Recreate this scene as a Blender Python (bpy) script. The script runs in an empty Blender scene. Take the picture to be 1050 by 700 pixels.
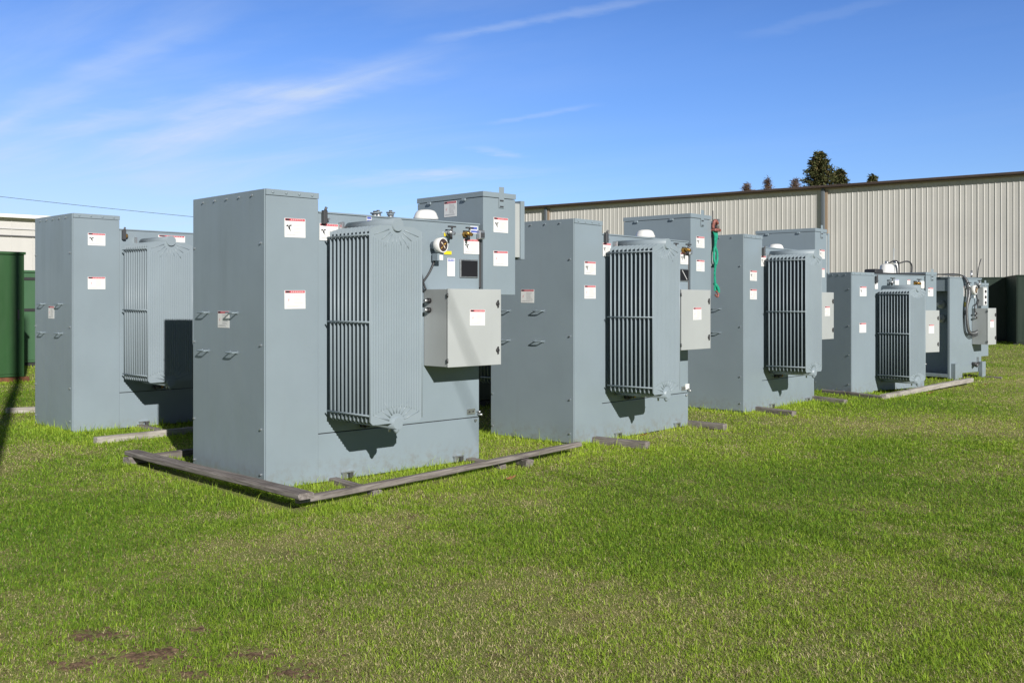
import bpy, bmesh, math, random
import numpy as np
from math import sin, cos, radians, pi, hypot, atan2, exp
from mathutils import Vector, Matrix

random.seed(7)
rng = np.random.default_rng(11)
sc = bpy.context.scene
col = sc.collection

# ------------------------------------------------------------------ camera
CAM_H = 1.6
F_PX, W_PX, HORIZON = 1021.0, 1050.0, 312.0
cam = bpy.data.cameras.new('camera')
cam.sensor_width = 36.0
cam.lens = 36.0 * F_PX / W_PX
cam.shift_y = (HORIZON - 350.0) / W_PX
cam.clip_start = 0.05
cam.clip_end = 2000
camo = bpy.data.objects.new('camera', cam)
camo.location = (0, 0, CAM_H)
camo.rotation_euler = (pi / 2, 0, 0)
col.objects.link(camo)
sc.camera = camo

# ------------------------------------------------------------------ light
SUN_EL = radians(23.9)
TO_SUN = Vector((0.4206 * cos(SUN_EL), -0.9072 * cos(SUN_EL), sin(SUN_EL)))
sl = bpy.data.lights.new('sun', 'SUN')
sl.energy = 5.0
sl.angle = radians(0.5)
sl.color = (1.0, 0.965, 0.91)
so = bpy.data.objects.new('sun', sl)
so.rotation_euler = TO_SUN.to_track_quat('Z', 'Y').to_euler()
so.location = (5, -8, 12)
col.objects.link(so)

sc.view_settings.view_transform = 'Standard'
sc.view_settings.look = 'None'
sc.view_settings.exposure = 0.12
sc.view_settings.gamma = 1.0
sc.view_settings.use_curve_mapping = False

# ------------------------------------------------------------------ node helpers
class NT:
    def __init__(s, nt):
        s.nt = nt
    def n(s, t, **kw):
        nd = s.nt.nodes.new(t)
        for k, v in kw.items():
            setattr(nd, k, v)
        return nd
    def l(s, a, b):
        s.nt.links.new(a, b)
    def val(s, sock, v):
        if hasattr(v, 'links'):
            s.l(v, sock)
        else:
            sock.default_value = v
    def math(s, op, a, b=None, c=None, clamp=False):
        m = s.n('ShaderNodeMath', operation=op, use_clamp=clamp)
        s.val(m.inputs[0], a)
        if b is not None: s.val(m.inputs[1], b)
        if c is not None: s.val(m.inputs[2], c)
        return m.outputs[0]
    def mix(s, fac, a, b, mode='MIX'):
        m = s.n('ShaderNodeMix', data_type='RGBA', blend_type=mode)
        s.val(m.inputs[0], fac)
        for sock, v in ((m.inputs[6], a), (m.inputs[7], b)):
            if hasattr(v, 'links'): s.l(v, sock)
            else: sock.default_value = (*v[:3], 1)
        return m.outputs[2]
    def noise(s, vec, scale, detail=4, rough=.55, dist=0.0):
        m = s.n('ShaderNodeTexNoise')
        if vec is not None: s.l(vec, m.inputs['Vector'])
        m.inputs['Scale'].default_value = scale
        m.inputs['Detail'].default_value = detail
        m.inputs['Roughness'].default_value = rough
        m.inputs['Distortion'].default_value = dist
        return m.outputs['Fac']
    def ramp(s, f, lo, hi, a=0.0, b=1.0):
        m = s.n('ShaderNodeMapRange', interpolation_type='SMOOTHSTEP')
        s.val(m.inputs[0], f)
        m.inputs[1].default_value = lo; m.inputs[2].default_value = hi
        m.inputs[3].default_value = a; m.inputs[4].default_value = b
        return m.outputs[0]
    def mapping(s, vec, scale=(1, 1, 1), rot=(0, 0, 0), loc=(0, 0, 0)):
        m = s.n('ShaderNodeMapping')
        s.l(vec, m.inputs[0])
        m.inputs['Scale'].default_value = scale
        m.inputs['Rotation'].default_value = rot
        m.inputs['Location'].default_value = loc
        return m.outputs[0]

def new_mat(name):
    m = bpy.data.materials.new(name)
    m.use_nodes = True
    nt = m.node_tree
    p = nt.nodes['Principled BSDF']
    return m, NT(nt), p

def simple(name, c, rough=.6, metal=0.0, spec=.5, var=0.0, scale=8.0, bump=0.0, bscale=60.0):
    m, N, p = new_mat(name)
    p.inputs['Base Color'].default_value = (*c, 1)
    p.inputs['Roughness'].default_value = rough
    p.inputs['Metallic'].default_value = metal
    p.inputs['Specular IOR Level'].default_value = spec
    tc = N.n('ShaderNodeTexCoord')
    if var:
        f = N.noise(tc.outputs['Object'], scale, 5, .6)
        N.l(N.mix(N.ramp(f, .3, .7), tuple(x * (1 - var) for x in c), tuple(min(1, x * (1 + var)) for x in c)), p.inputs['Base Color'])
    if bump:
        b = N.n('ShaderNodeBump')
        b.inputs['Strength'].default_value = bump
        b.inputs['Distance'].default_value = .01
        N.l(N.noise(tc.outputs['Object'], bscale, 4), b.inputs['Height'])
        N.l(b.outputs[0], p.inputs['Normal'])
    return m

def painted(name, c, rough=.34, dirt=(.16, .15, .12)):
    """sheet steel under semi-gloss enamel: faint oil-canning, fine orange peel, weather film, rain streaks"""
    m, N, p = new_mat(name)
    tc = N.n('ShaderNodeTexCoord')
    geo = N.n('ShaderNodeNewGeometry')
    P = geo.outputs['Position']
    f1 = N.noise(P, 1.1, 4, .55)
    f2 = N.noise(N.mapping(P, (9, 9, .7)), 1.0, 5, .65)
    f3 = N.noise(P, 26, 4, .6)
    c0 = N.mix(N.ramp(f1, .3, .7), tuple(x * .95 for x in c), tuple(x * 1.04 for x in c))
    c1 = N.mix(N.math('MULTIPLY', N.ramp(f2, .55, .8), .07), c0, dirt)
    c2 = N.mix(N.math('MULTIPLY', N.ramp(f3, .62, .8), .12), c1, dirt)
    sz = N.n('ShaderNodeSeparateXYZ'); N.l(P, sz.inputs[0])      # dried mud thrown up along the foot
    f4 = N.noise(P, 14, 6, .7)
    mud = N.math('MULTIPLY', N.ramp(sz.outputs[2], .03, .30, 1, 0), N.ramp(f4, .42, .68))
    c2 = N.mix(N.math('MULTIPLY', mud, .45), c2, (.17, .135, .085))
    N.l(c2, p.inputs['Base Color'])
    N.l(N.ramp(f2, .3, .75, rough - .05, rough + .12), p.inputs['Roughness'])
    p.inputs['Specular IOR Level'].default_value = .5
    b1 = N.n('ShaderNodeBump'); b1.inputs['Strength'].default_value = .6; b1.inputs['Distance'].default_value = .012
    N.l(N.noise(P, 1.7, 2, .4), b1.inputs['Height'])
    b2 = N.n('ShaderNodeBump'); b2.inputs['Strength'].default_value = .05; b2.inputs['Distance'].default_value = .002
    N.l(N.noise(P, 220, 2), b2.inputs['Height'])
    N.l(b1.outputs[0], b2.inputs['Normal'])
    N.l(b2.outputs[0], p.inputs['Normal'])
    return m

M = {}
GREY = (.236, .290, .328)
M['grey'] = painted('grey_enamel', GREY)
M['fin'] = painted('radiator_enamel', (.260, .313, .35), .4)
M['box'] = painted('light_grey_enamel', (.415, .437, .437), .4)
M['green'] = painted('green_enamel', (.028, .085, .028), .4)
M['green2'] = painted('mid_green_enamel', (.045, .12, .055), .45)
M['darkgreen'] = painted('dark_green_enamel', (.012, .028, .018), .45)
M['white'] = simple('white_enamel', (.78, .78, .76), .4, var=.04)
M['label'] = simple('label_white', (.78, .78, .77), .45)
M['red'] = simple('label_red', (.52, .03, .06), .45)
M['pink'] = simple('label_pale_print', (.72, .42, .43), .45)
M['ink'] = simple('label_ink', (.02, .02, .025), .5)
M['print'] = simple('label_grey_print', (.50, .50, .51), .5)
M['blue'] = simple('label_blue', (.10, .14, .45), .45)
M['yellow'] = simple('yellow_tag', (.75, .62, .02), .5)
M['black'] = simple('black_rubber', (.018, .018, .02), .55)
M['plate'] = simple('black_nameplate', (.012, .012, .015), .6, spec=.3)
M['steel'] = simple('galvanised_steel', (.50, .51, .52), .35, .8, var=.15, scale=30)
M['dark_steel'] = simple('dark_steel', (.10, .10, .105), .45, .5)
M['brass'] = simple('brass', (.42, .24, .06), .38, .85)
M['glass'] = simple('dial_glass', (.06, .035, .03), .06)
M['dial_hand'] = simple('dial_hand', (.7, .62, .5), .5)
M['cable'] = simple('dark_cable', (.035, .037, .042), .5)
M['sling'] = simple('green_webbing', (.012, .30, .19), .8, var=.25, scale=40)
M['hook'] = simple('faded_red_paint', (.24, .085, .07), .55, var=.6, scale=45)
M['rust'] = simple('rusty_rail', (.13, .05, .022), .8, var=.4, scale=9)
M['leaf'] = simple('dead_leaf', (.42, .20, .08), .8, var=.3, scale=40)

def wood_mat(name, c1, c2):
    m, N, p = new_mat(name)
    tc = N.n('ShaderNodeTexCoord')
    v = N.mapping(tc.outputs['Object'], (1.2, 22, 22))
    g = N.noise(v, 2.2, 6, .7, .6)
    k = N.noise(tc.outputs['Object'], 3, 4, .6)
    c = N.mix(N.ramp(g, .32, .68), c1, c2)
    c = N.mix(N.math('MULTIPLY', N.ramp(k, .5, .75), .45), c, tuple(x * .45 for x in c1))
    N.l(c, p.inputs['Base Color'])
    p.inputs['Roughness'].default_value = .85
    p.inputs['Specular IOR Level'].default_value = .2
    b = N.n('ShaderNodeBump'); b.inputs['Strength'].default_value = .5; b.inputs['Distance'].default_value = .006
    N.l(g, b.inputs['Height']); N.l(b.outputs[0], p.inputs['Normal'])
    return m
M['wood'] = wood_mat('weathered_timber', (.12, .102, .095), (.29, .262, .245))
M['wood_pale'] = wood_mat('bleached_timber', (.26, .235, .21), (.48, .45, .41))
M['pole'] = wood_mat('tarred_pole', (.09, .06, .04), (.17, .12, .08))

# ------------------------------------------------------------------ mesh helper
class MB:
    def __init__(s):
        s.bm = bmesh.new()
        s.mats = []
    def mi(s, mat):
        if mat not in s.mats: s.mats.append(mat)
        return s.mats.index(mat)
    def _paint(s, faces, mat, smooth=False):
        i = s.mi(mat)
        for f in faces:
            f.material_index = i
            f.smooth = smooth
    def box(s, x0, x1, y0, y1, z0, z1, mat, bev=0.0, seg=1, R=None):
        r = bmesh.ops.create_cube(s.bm, size=1.0)
        vs = r['verts']
        for v in vs:
            v.co = Vector(((x0 + x1) / 2 + v.co.x * (x1 - x0), (y0 + y1) / 2 + v.co.y * (y1 - y0), (z0 + z1) / 2 + v.co.z * (z1 - z0)))
        if R is not None:
            bmesh.ops.transform(s.bm, matrix=R, verts=vs)
        fs = list({f for v in vs for f in v.link_faces})
        s._paint(fs, mat)
        if bev > 0:
            es = list({e for v in vs for e in v.link_edges})
            r2 = bmesh.ops.bevel(s.bm, geom=es, offset=bev, segments=seg, affect='EDGES', profile=.7)
            s._paint(r2['faces'], mat)
        return s
    def cyl(s, p0, p1, r0, mat, r1=None, n=16, cap=True, smooth=True):
        p0, p1 = Vector(p0), Vector(p1)
        r1 = r0 if r1 is None else r1
        d = p1 - p0
        q = d.to_track_quat('Z', 'Y').to_matrix()
        ra, rb = [], []
        for i in range(n):
            a = 2 * pi * i / n
            o = q @ Vector((cos(a), sin(a), 0))
            ra.append(s.bm.verts.new(p0 + o * r0)); rb.append(s.bm.verts.new(p1 + o * r1))
        fs = [s.bm.faces.new((ra[i], ra[(i + 1) % n], rb[(i + 1) % n], rb[i])) for i in range(n)]
        s._paint(fs, mat, smooth)
        if cap:
            s._paint([s.bm.faces.new(ra[::-1]), s.bm.faces.new(rb)], mat)
        return s
    def lathe(s, c, axis, prof, mat, n=24):
        """prof: list of (t, r) along the axis from c"""
        c = Vector(c)
        q = Vector(axis).to_track_quat('Z', 'Y').to_matrix()
        rings = []
        for t, r in prof:
            rings.append([s.bm.verts.new(c + q @ Vector((cos(2 * pi * i / n) * r, sin(2 * pi * i / n) * r, t))) for i in range(n)])
        fs = []
        for a, b in zip(rings, rings[1:]):
            fs += [s.bm.faces.new((a[i], a[(i + 1) % n], b[(i + 1) % n], b[i])) for i in range(n)]
        s._paint(fs, mat, True)
        s._paint([s.bm.faces.new(rings[0][::-1]), s.bm.faces.new(rings[-1])], mat)
        return s
    def tube(s, pts, r, mat, n=8, sub=6):
        P = [Vector(p) for p in pts]
        if len(P) > 2 and sub > 1:                       # Catmull-Rom
            Q = []
            for i in range(len(P) - 1):
                a, b, c, d = P[max(0, i - 1)], P[i], P[i + 1], P[min(len(P) - 1, i + 2)]
                for k in range(sub):
                    t = k / sub
                    Q.append(.5 * ((2 * b) + (c - a) * t + (2 * a - 5 * b + 4 * c - d) * t * t + (3 * b - a - 3 * c + d) * t ** 3))
            Q.append(P[-1]); P = Q
        rings = []
        for i, p in enumerate(P):
            d = (P[min(i + 1, len(P) - 1)] - P[max(i - 1, 0)]).normalized()
            q = d.to_track_quat('Z', 'Y').to_matrix()
            rings.append([s.bm.verts.new(p + q @ Vector((cos(2 * pi * k / n) * r, sin(2 * pi * k / n) * r, 0))) for k in range(n)])
        fs = []
        for a, b in zip(rings, rings[1:]):
            # pick the rotation offset that keeps the strip untwisted
            best = min(range(n), key=lambda o: sum((a[k].co - b[(k + o) % n].co).length for k in range(n)))
            fs += [s.bm.faces.new((a[k], a[(k + 1) % n], b[(k + 1 + best) % n], b[(k + best) % n])) for k in range(n)]
        s._paint(fs, mat, True)
        s._paint([s.bm.faces.new(rings[0][::-1]), s.bm.faces.new(rings[-1])], mat)
        return s
    def prism(s, poly, axis, a0, a1, mat):
        """poly in the two other axes (x,z for axis y; y,z for axis x; x,y for z)"""
        def P(p, a):
            return {'y': (p[0], a, p[1]), 'x': (a, p[0], p[1]), 'z': (p[0], p[1], a)}[axis]
        A = [s.bm.verts.new(P(p, a0)) for p in poly]
        B = [s.bm.verts.new(P(p, a1)) for p in poly]
        n = len(poly)
        fs = [s.bm.faces.new((A[i], A[(i + 1) % n], B[(i + 1) % n], B[i])) for i in range(n)]
        fs += [s.bm.faces.new(A[::-1]), s.bm.faces.new(B)]
        s._paint(fs, mat)
        return s
    def mesh(s, name):
        bmesh.ops.recalc_face_normals(s.bm, faces=s.bm.faces[:])
        me = bpy.data.meshes.new(name)
        s.bm.to_mesh(me); s.bm.free()
        for m in s.mats: me.materials.append(m)
        return me
    def build(s, name, parent=None, loc=(0, 0, 0), rot=(0, 0, 0)):
        return link(name, s.mesh(name), parent, loc, rot)

def link(name, me, parent=None, loc=(0, 0, 0), rot=(0, 0, 0)):
    o = bpy.data.objects.new(name, me)
    col.objects.link(o)
    o.parent = parent
    o.location = loc
    o.rotation_euler = rot
    return o

def tag(o, label=None, cat=None, group=None, kind=None):
    if label: o['label'] = label
    if cat: o['category'] = cat
    if group: o['group'] = group
    if kind: o['kind'] = kind
    return o

def empty(name, loc, rotz=0):
    o = bpy.data.objects.new(name, None)
    o.empty_display_size = .2
    col.objects.link(o)
    o.location = loc
    o.rotation_euler = (0, 0, rotz)
    return o

# ------------------------------------------------------------------ terrain
def gz(x, y):
    s = .018 * ((x + 2.09) * -.70 + (y - 8.46) * .714)
    return max(-.12, min(.30, s))
def gz_np(x, y):
    return np.clip(.018 * ((x + 2.09) * -.70 + (y - 8.46) * .714), -.12, .30)

def axis_pts():
    a = list(np.arange(-60, 60.1, 2.0))
    return [-1500, -700, -300, -140, -90] + a + [90, 140, 300, 700, 1500]
xs = ys = axis_pts()
verts = [(x, y, gz(x, y)) for y in ys for x in xs]
n = len(xs)
faces = [(j * n + i, j * n + i + 1, (j + 1) * n + i + 1, (j + 1) * n + i) for j in range(n - 1) for i in range(n - 1)]
me = bpy.data.meshes.new('ground')
me.from_pydata(verts, [], faces)
gm, N, p = new_mat('turf_soil')
P = N.n('ShaderNodeNewGeometry').outputs['Position']
f1 = N.noise(P, .55, 5, .6); f2 = N.noise(P, 4.5, 6, .7); f3 = N.noise(P, 70, 5, .75); f4 = N.noise(P, 230, 4, .7)
g = N.mix(N.ramp(f1, .35, .65), (.22, .27, .065), (.33, .33, .11))
g = N.mix(N.ramp(f2, .52, .72), g, (.15, .105, .06))
g = N.mix(N.ramp(f3, .28, .52), (.10, .085, .045), g)
g = N.mix(N.math('MULTIPLY', N.ramp(f4, .52, .68), .85), g, (.50, .42, .25))
N.l(g, p.inputs['Base Color'])
p.inputs['Roughness'].default_value = .95
p.inputs['Specular IOR Level'].default_value = .1
b = N.n('ShaderNodeBump'); b.inputs['Strength'].default_value = .8; b.inputs['Distance'].default_value = .03
N.l(f3, b.inputs['Height']); N.l(b.outputs[0], p.inputs['Normal'])
me.materials.append(gm)
tag(link('ground', me), kind='structure')

# ------------------------------------------------------------------ transformer parts
# local frame of a unit: x runs along the sunlit long side, y goes back from it, the near corner is the origin.
# the sunlit side faces -y, the cabinet's panelled end faces -x.

def label_mesh(w, h, kind):
    """sticker lying in the xz plane, facing -y, corner at the origin"""
    b = MB()
    b.box(0, w, 0, .002, 0, h, M['label'])
    e = -.0008
    def q(x0, x1, z0, z1, m, d=e):
        vs = [b.bm.verts.new(v) for v in ((x0, d, z0), (x1, d, z0), (x1, d, z1), (x0, d, z1))]
        b._paint([b.bm.faces.new(vs)], m)
    if kind in 'AB':
        q(w * .03, w * .97, h * .86, h * .985, M['red'])
        q(w * .05, w * .24, h * .88, h * .97, M['ink'], e * 2)
        for i in range(7):
            q(w * (.30 + i * .09), w * (.36 + i * .09), h * .895, h * .955, M['pink'], e * 2)
        for i in range(8):
            zz = h * (.76 - i * .075)
            ww = w * random.uniform(.32, .52)
            q(w * .42, w * .42 + ww, zz, zz + h * .018, M['print'], e * 2)
        for i in range(2):
            q(w * .08, w * random.uniform(.5, .9), h * (.10 + i * .05), h * (.118 + i * .05), M['print'], e * 2)
        if kind == 'A':                                  # struck-figure pictogram
            for poly in ([(.07, .62), (.17, .66), (.19, .58), (.10, .56)], [(.21, .64), (.33, .66), (.33, .60), (.22, .57)],
                         [(.16, .56), (.24, .58), (.27, .44), (.21, .40)], [(.22, .42), (.29, .38), (.31, .33), (.27, .34)]):
                vs = [b.bm.verts.new((w * x, e * 2, h * z)) for x, z in poly]
                b._paint([b.bm.faces.new(vs)], M['ink'])
        else:
            for poly in ([(.14, .46), (.20, .60), (.24, .58), (.20, .50), (.25, .50), (.15, .34), (.18, .45)],):
                vs = [b.bm.verts.new((w * x, e * 2, h * z)) for x, z in poly]
                b._paint([b.bm.faces.new(vs)], M['pink'])
    elif kind == 'C':                                    # blue-headed label
        q(w * .08, w * .92, h * .82, h * .96, M['blue'])
        for i in range(4):
            q(w * (.14 + i * .2), w * (.26 + i * .2), h * .86, h * .92, M['label'], e * 2)
        for i in range(9):
            q(w * .12, w * random.uniform(.5, .88), h * (.72 - i * .07), h * (.735 - i * .07), M['print'])
    elif kind == 'D':                                    # small blue band
        q(w * .08, w * .92, h * .55, h * .9, M['blue']); q(w * .08, w * .92, h * .12, h * .42, M['blue'])
    return b.mesh('warning_label')

def put_label(parent, face, a, z, w, h, kind, d=0.0):
    """face 'L': sunlit side (a = x, d = y of the surface); 'F': panelled end (a = y of its far edge, d = x of the surface)"""
    me = label_mesh(w, h, kind)
    nm = 'warning_label' if kind in 'AB' else 'data_label'
    tilt = random.uniform(-.012, .012)
    if face == 'L':
        return link(nm, me, parent, (a, d - .003, z), (0, tilt, 0))
    return link(nm, me, parent, (d - .003, a, z), (0, tilt, -pi / 2))

def hex_bolt(b, p, ax, r=.0085, mat=None):
    p = Vector(p); ax = Vector(ax)
    b.cyl(p, p + ax * .003, r * 1.5, mat or M['grey'], n=10)
    b.cyl(p + ax * .003, p + ax * .014, r, mat or M['steel'], n=6, smooth=False)

def handle_mesh():
    b = MB()
    L = .125
    b.tube([(0, 0, 0), (-.035, 0, 0), (-.048, -.012, 0), (-.048, -L + .012, 0), (-.035, -L, 0), (0, -L, 0)], .0068, M['grey'], n=8, sub=4)
    b.cyl((0, 0, 0), (-.004, 0, 0), .016, M['grey'], n=10)
    b.cyl((0, -L, 0), (-.004, -L, 0), .016, M['grey'], n=10)
    return b.mesh('handle')
HANDLE = handle_mesh()

# radiator: eleven pressed plates, hung between two header pipes
RW, RP, RN = .565, .060, 11
def fin_mesh(h, w, outer=False, ribs=19):
    b = MB()
    t = .008
    poly = [(0, .03), (.03, .004), (w - .03, .004), (w, .03), (w, h - .035), (w - .10, h), (.10, h), (0, h - .035)]
    b.prism(poly, 'y', -t / 2, t / 2, M['fin'])
    # rolled rims at both vertical edges
    b.cyl((0, 0, .03), (0, 0, h - .035), .0066, M['fin'], n=8)
    b.cyl((w, 0, .03), (w, 0, h - .035), .0066, M['fin'], n=8)
    if outer:
        y = -t / 2
        for i in range(ribs):
            x = .035 + (w - .07) * i / (ribs - 1)
            d = abs(x - w / 2) / (w / 2)
            top = h - .16 + .07 * d * d
            bot = .15 - .07 * d * d
            hw = .0072
            vs0 = [(x - hw, y + .001), (x - hw * .4, y - .0075), (x + hw * .4, y - .0075), (x + hw, y + .001)]
            A = [b.bm.verts.new((px, py, bot)) for px, py in vs0]
            B = [b.bm.verts.new((px, py, top)) for px, py in vs0]
            a0 = b.bm.verts.new((x, y + .001, bot - .02)); b0 = b.bm.verts.new((x, y + .001, top + .02))
            fs = [b.bm.faces.new((A[k], A[k + 1], B[k + 1], B[k])) for k in range(3)]
            fs += [b.bm.faces.new((A[k + 1], A[k], a0)) for k in range(3)] + [b.bm.faces.new((B[k], B[k + 1], b0)) for k in range(3)]
            b._paint(fs, M['fin'])
        for zc, sg in ((h - .005, -1), (.005, 1)):      # sunburst of pressed ridges round each header
            for k in range(9):
                a = radians(-72 + 18 * k)
                r0, r1 = .085, .085 + (.10 if k % 2 == 0 else .075) * (1 + .75 * abs(sin(a)))
                p0 = Vector((w / 2 + sin(a) * r0, y, zc + sg * cos(a) * r0)); p1 = Vector((w / 2 + sin(a) * r1, y, zc + sg * cos(a) * r1))
                b.cyl(p0, p1, .0068, M['fin'], r1=.0035, n=8)
    return b.mesh('fin')

def rod_mesh():
    b = MB()
    b.cyl((0, -.066, 0), (0, -RP * RN - .018, 0), .0075, M['fin'], n=8)
    return b.mesh('tie_rod')

def header_meshes():
    L = -RP * RN - .045
    b = MB()
    b.cyl((0, .08, 0), (0, L, 0), .058, M['fin'], n=24)
    b.cyl((0, .079, 0), (0, .115, 0), .085, M['fin'], n=20)
    top = b.mesh('header_pipe')
    b = MB()
    b.cyl((0, .08, 0), (0, L, 0), .05, M['fin'], n=24)
    b.cyl((0, L + .03, -.04), (0, L + .03, -.075), .012, M['steel'], n=8)
    b.cyl((.02, L + .15, -.04), (.02, L + .15, -.085), .011, M['steel'], n=8)
    b.lathe((0, L + .03, -.03), (0, 0, -1), [(0, .026), (.03, .026), (.048, .014), (.055, .004)], M['fin'], 12)
    return top, b.mesh('header_pipe')

_rc = {}
def radiator(parent, x, z, h, w=RW, y=0.0, rz=0.0):
    key = (h, w)
    if 'rod' not in _rc: _rc['rod'] = rod_mesh(); _rc['head'] = header_meshes()
    if key not in _rc: _rc[key] = (fin_mesh(h, w), fin_mesh(h, w, True))
    fin, outer = _rc[key]
    root = link('radiator', None, parent, (x, y, z), (0, 0, rz))
    link('header_pipe', _rc['head'][0], root, (w / 2, 0, h + .012)); link('header_pipe', _rc['head'][1], root, (w / 2, 0, -.002))
    for i in range(RN):
        link('fin', outer if i == RN - 1 else fin, root, (0, -.102 - .0574 * i, 0))
    for xx in (-.010, w + .010):
        for zz in (.085, h * .515, h - .085): link('tie_rod', _rc['rod'], root, (xx, 0, zz))
    return root

def gauge(parent, x, y, z, r=.058, out=.10):
    b = MB()
    b.cyl((x, y, z), (x + .01, y - out * .55, z), r * .55, M['grey'], n=16)
    b.lathe((x + .01, y - out * .4, z), (.12, -1, 0), [(0, r * .8), (.015, r), (out * .62, r), (out * .66, r * .86), (out * .6, r * .84)], M['white'], 28)
    b.box(x - .03, x + .035, y - out * .8, y - out * .2, z - r - .075, z - r - .005, M['grey'])
    b.box(x - .005, x + .04, y - out * .82, y - out * .80, z - r - .07, z - r - .02, M['white'])
    g = b.build('temperature_gauge', parent)
    d = MB()
    c = Vector((x + .01, y - out * .4, z)) + Vector((.12, -1, 0)).normalized() * (out * .61)
    d.lathe(c, (.12, -1, 0), [(0, r * .83), (.004, r * .82)], M['glass'], 24)
    for k, (a, L) in enumerate(((.6, .7), (2.4, .55), (4.0, .75), (5.2, .5))):
        p0 = c + Vector((0, -.006, 0)); p1 = p0 + Vector((cos(a) * r * L, -.004, sin(a) * r * L))
        d.cyl(p0, p1, .006 if k else .009, M['dial_hand'] if k % 2 else M['brass'], n=6)
    d.build('dial', g)
    t = MB()
    t.tube([(x + .0, y - .03, z - r - .07), (x - .06, y - .02, z - r - .19), (x - .18, y - .015, z - r - .34), (x - .27, y - .015, z - r - .50)], .011, M['cable'])
    t.build('capillary_tube', g)
    return g

def valve(parent, x, y, z, mat, s=1.0, name='valve'):
    b = MB()
    b.cyl((x, y, z), (x, y - .035 * s, z), .030 * s, mat, n=8, smooth=False)
    b.cyl((x, y - .03 * s, z), (x, y - .10 * s, z), .017 * s, mat, n=12)
    b.cyl((x - .035 * s, y - .07 * s, z + .01), (x + .04 * s, y - .07 * s, z - .005), .018 * s, mat, n=10)
    b.cyl((x, y - .07 * s, z), (x + .01, y - .07 * s, z + .06 * s), .010 * s, M['dark_steel'], n=8)
    b.box(x - .04 * s, x + .05 * s, y - .085 * s, y - .06 * s, z + .055 * s, z + .07 * s, M['dark_steel'])
    b.cyl((x, y - .06 * s, z), (x, y - .065 * s, z - .06 * s), .015 * s, M['black'], n=10)
    return b.build(name, parent)

def drain_valve(parent, x, y, z):
    b = MB()
    b.cyl((x, y, z), (x, y - .05, z), .028, M['dark_steel'], n=12)
    b.cyl((x - .01, y - .06, z), (x + .06, y - .075, z + .012), .024, M['dark_steel'], n=10)
    b.cyl((x + .05, y - .075, z + .01), (x + .075, y - .08, z + .014), .026, M['brass'], n=8)
    return b.build('drain_valve', parent)

def vent_dome(parent, x, y, z, r=.125):
    b = MB()
    b.cyl((x, y, z - .02), (x, y, z + .03), r * .8, M['grey'], n=20)
    z += .035
    b.lathe((x, y, z), (0, 0, 1), [(-.01, r * 1.0), (.012, r * 1.03), (.02, r * .98), (.06, r * .86), (.082, r * .70), (.092, r * .45), (.095, .01)], M['white'], 32)
    b.box(x + r * .8, x + r * 1.1, y - .02, y + .02, z + .005, z + .035, M['steel'])
    b.cyl((x - r * .5, y - r * .75, z), (x - r * .5, y - r * .75, z + .03), .006, M['dark_steel'], n=6)
    return b.build('pressure_relief_dome', parent)

def front_cabinet(root, L, W, H, lid_seam=True, door_bolts=(.18, .52, .80, .95), handles=()):
    b = MB()
    b.box(0, L, 0, W, .0, H - .055, M['grey'], .006, 2)
    c = b.build('front_cabinet', root)
    d = MB()                                             # end panel, bolted down both edges
    d.box(-.014, -.001, .004, W - .004, .02, H - .002, M['grey'], .003)
    for f in door_bolts:
        z = H * (1 - f)
        for y in (.055, W - .035):
            hex_bolt(d, (-.014, y, z), (-1, 0, 0))
    for k in range(5):
        y = W * (.16 + .17 * k)
        hex_bolt(d, (-.014, y, H - .045), (-1, 0, 0), .008)
    if not lid_seam:
        for k in range(3): hex_bolt(d, (-.014, W * (.2 + .28 * k), .05), (-1, 0, 0), .010)
    d.build('end_panel', c)
    t = MB()                                             # lid with a turned-down flange
    t.box(.0, L + .004, -.005, W + .005, H - .052, H, M['grey'], .005, 2)
    for k in range(4):
        t.lathe((L * (.12 + .25 * k), -.005, H - .026), (0, -1, 0), [(0, .013), (.004, .012), (.008, .006)], M['grey'], 10)
    t.build('lid', c)
    for (y, z) in handles:
        link('handle', HANDLE, c, (-.014, y, z))
    return c

def tank(root, x0, x1, W, H, zs=.43, base=True):
    b = MB()
    b.box(x0 + .002, x1, .004, W - .004, zs + .004 if base else .03, H - .012, M['grey'], .006, 2)
    b.box(x0 + .002, x1 + .008, -.006, W + .006, H - .010, H + .006, M['grey'], .003)
    # ground lug pad and lift hook below the lid
    b.box(x1 - .17, x1 - .06, -.004, .003, zs + .035, zs + .09, M['steel'])
    for k in range(2): b.cyl((x1 - .14 + .05 * k, -.004, zs + .062), (x1 - .14 + .05 * k, -.007, zs + .062), .011, M['dark_steel'], n=8)
    b.cyl((x1 - .02, -.0, zs + .03), (x1 - .0, -.045, zs + .025), .012, M['steel'], n=8)
    b.cyl((x1 - .03, .004, zs + .055), (x1 - .01, -.03, zs + .055), .009, M['steel'], n=8)
    b.cyl((x1 - .06, .004, zs - .03), (x1 - .06, -.02, zs - .03), .012, M['steel'], n=8)
    t = b.build('tank', root)
    if base:
        s = MB()
        s.box(x0 + .002, x1, .004, W - .004, .0, zs - .004, M['grey'], .005, 2)
        s.box(x0 + .01, x1 - .01, .016, W - .02, zs - .006, zs + .006, M['black'])
        for u in (x0 + .30, x1 - .30):                    # jacking / hold-down clips
            s.box(u - .05, u - .01, -.03, .004, .005, .06, M['steel'], .003)
            s.box(u + .02, u + .06, -.03, .004, .005, .06, M['dark_steel'], .003)
            s.box(u - .06, u + .07, -.03, .0, .055, .064, M['steel'])
        s.build('tank_base', root)
    return t

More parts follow.
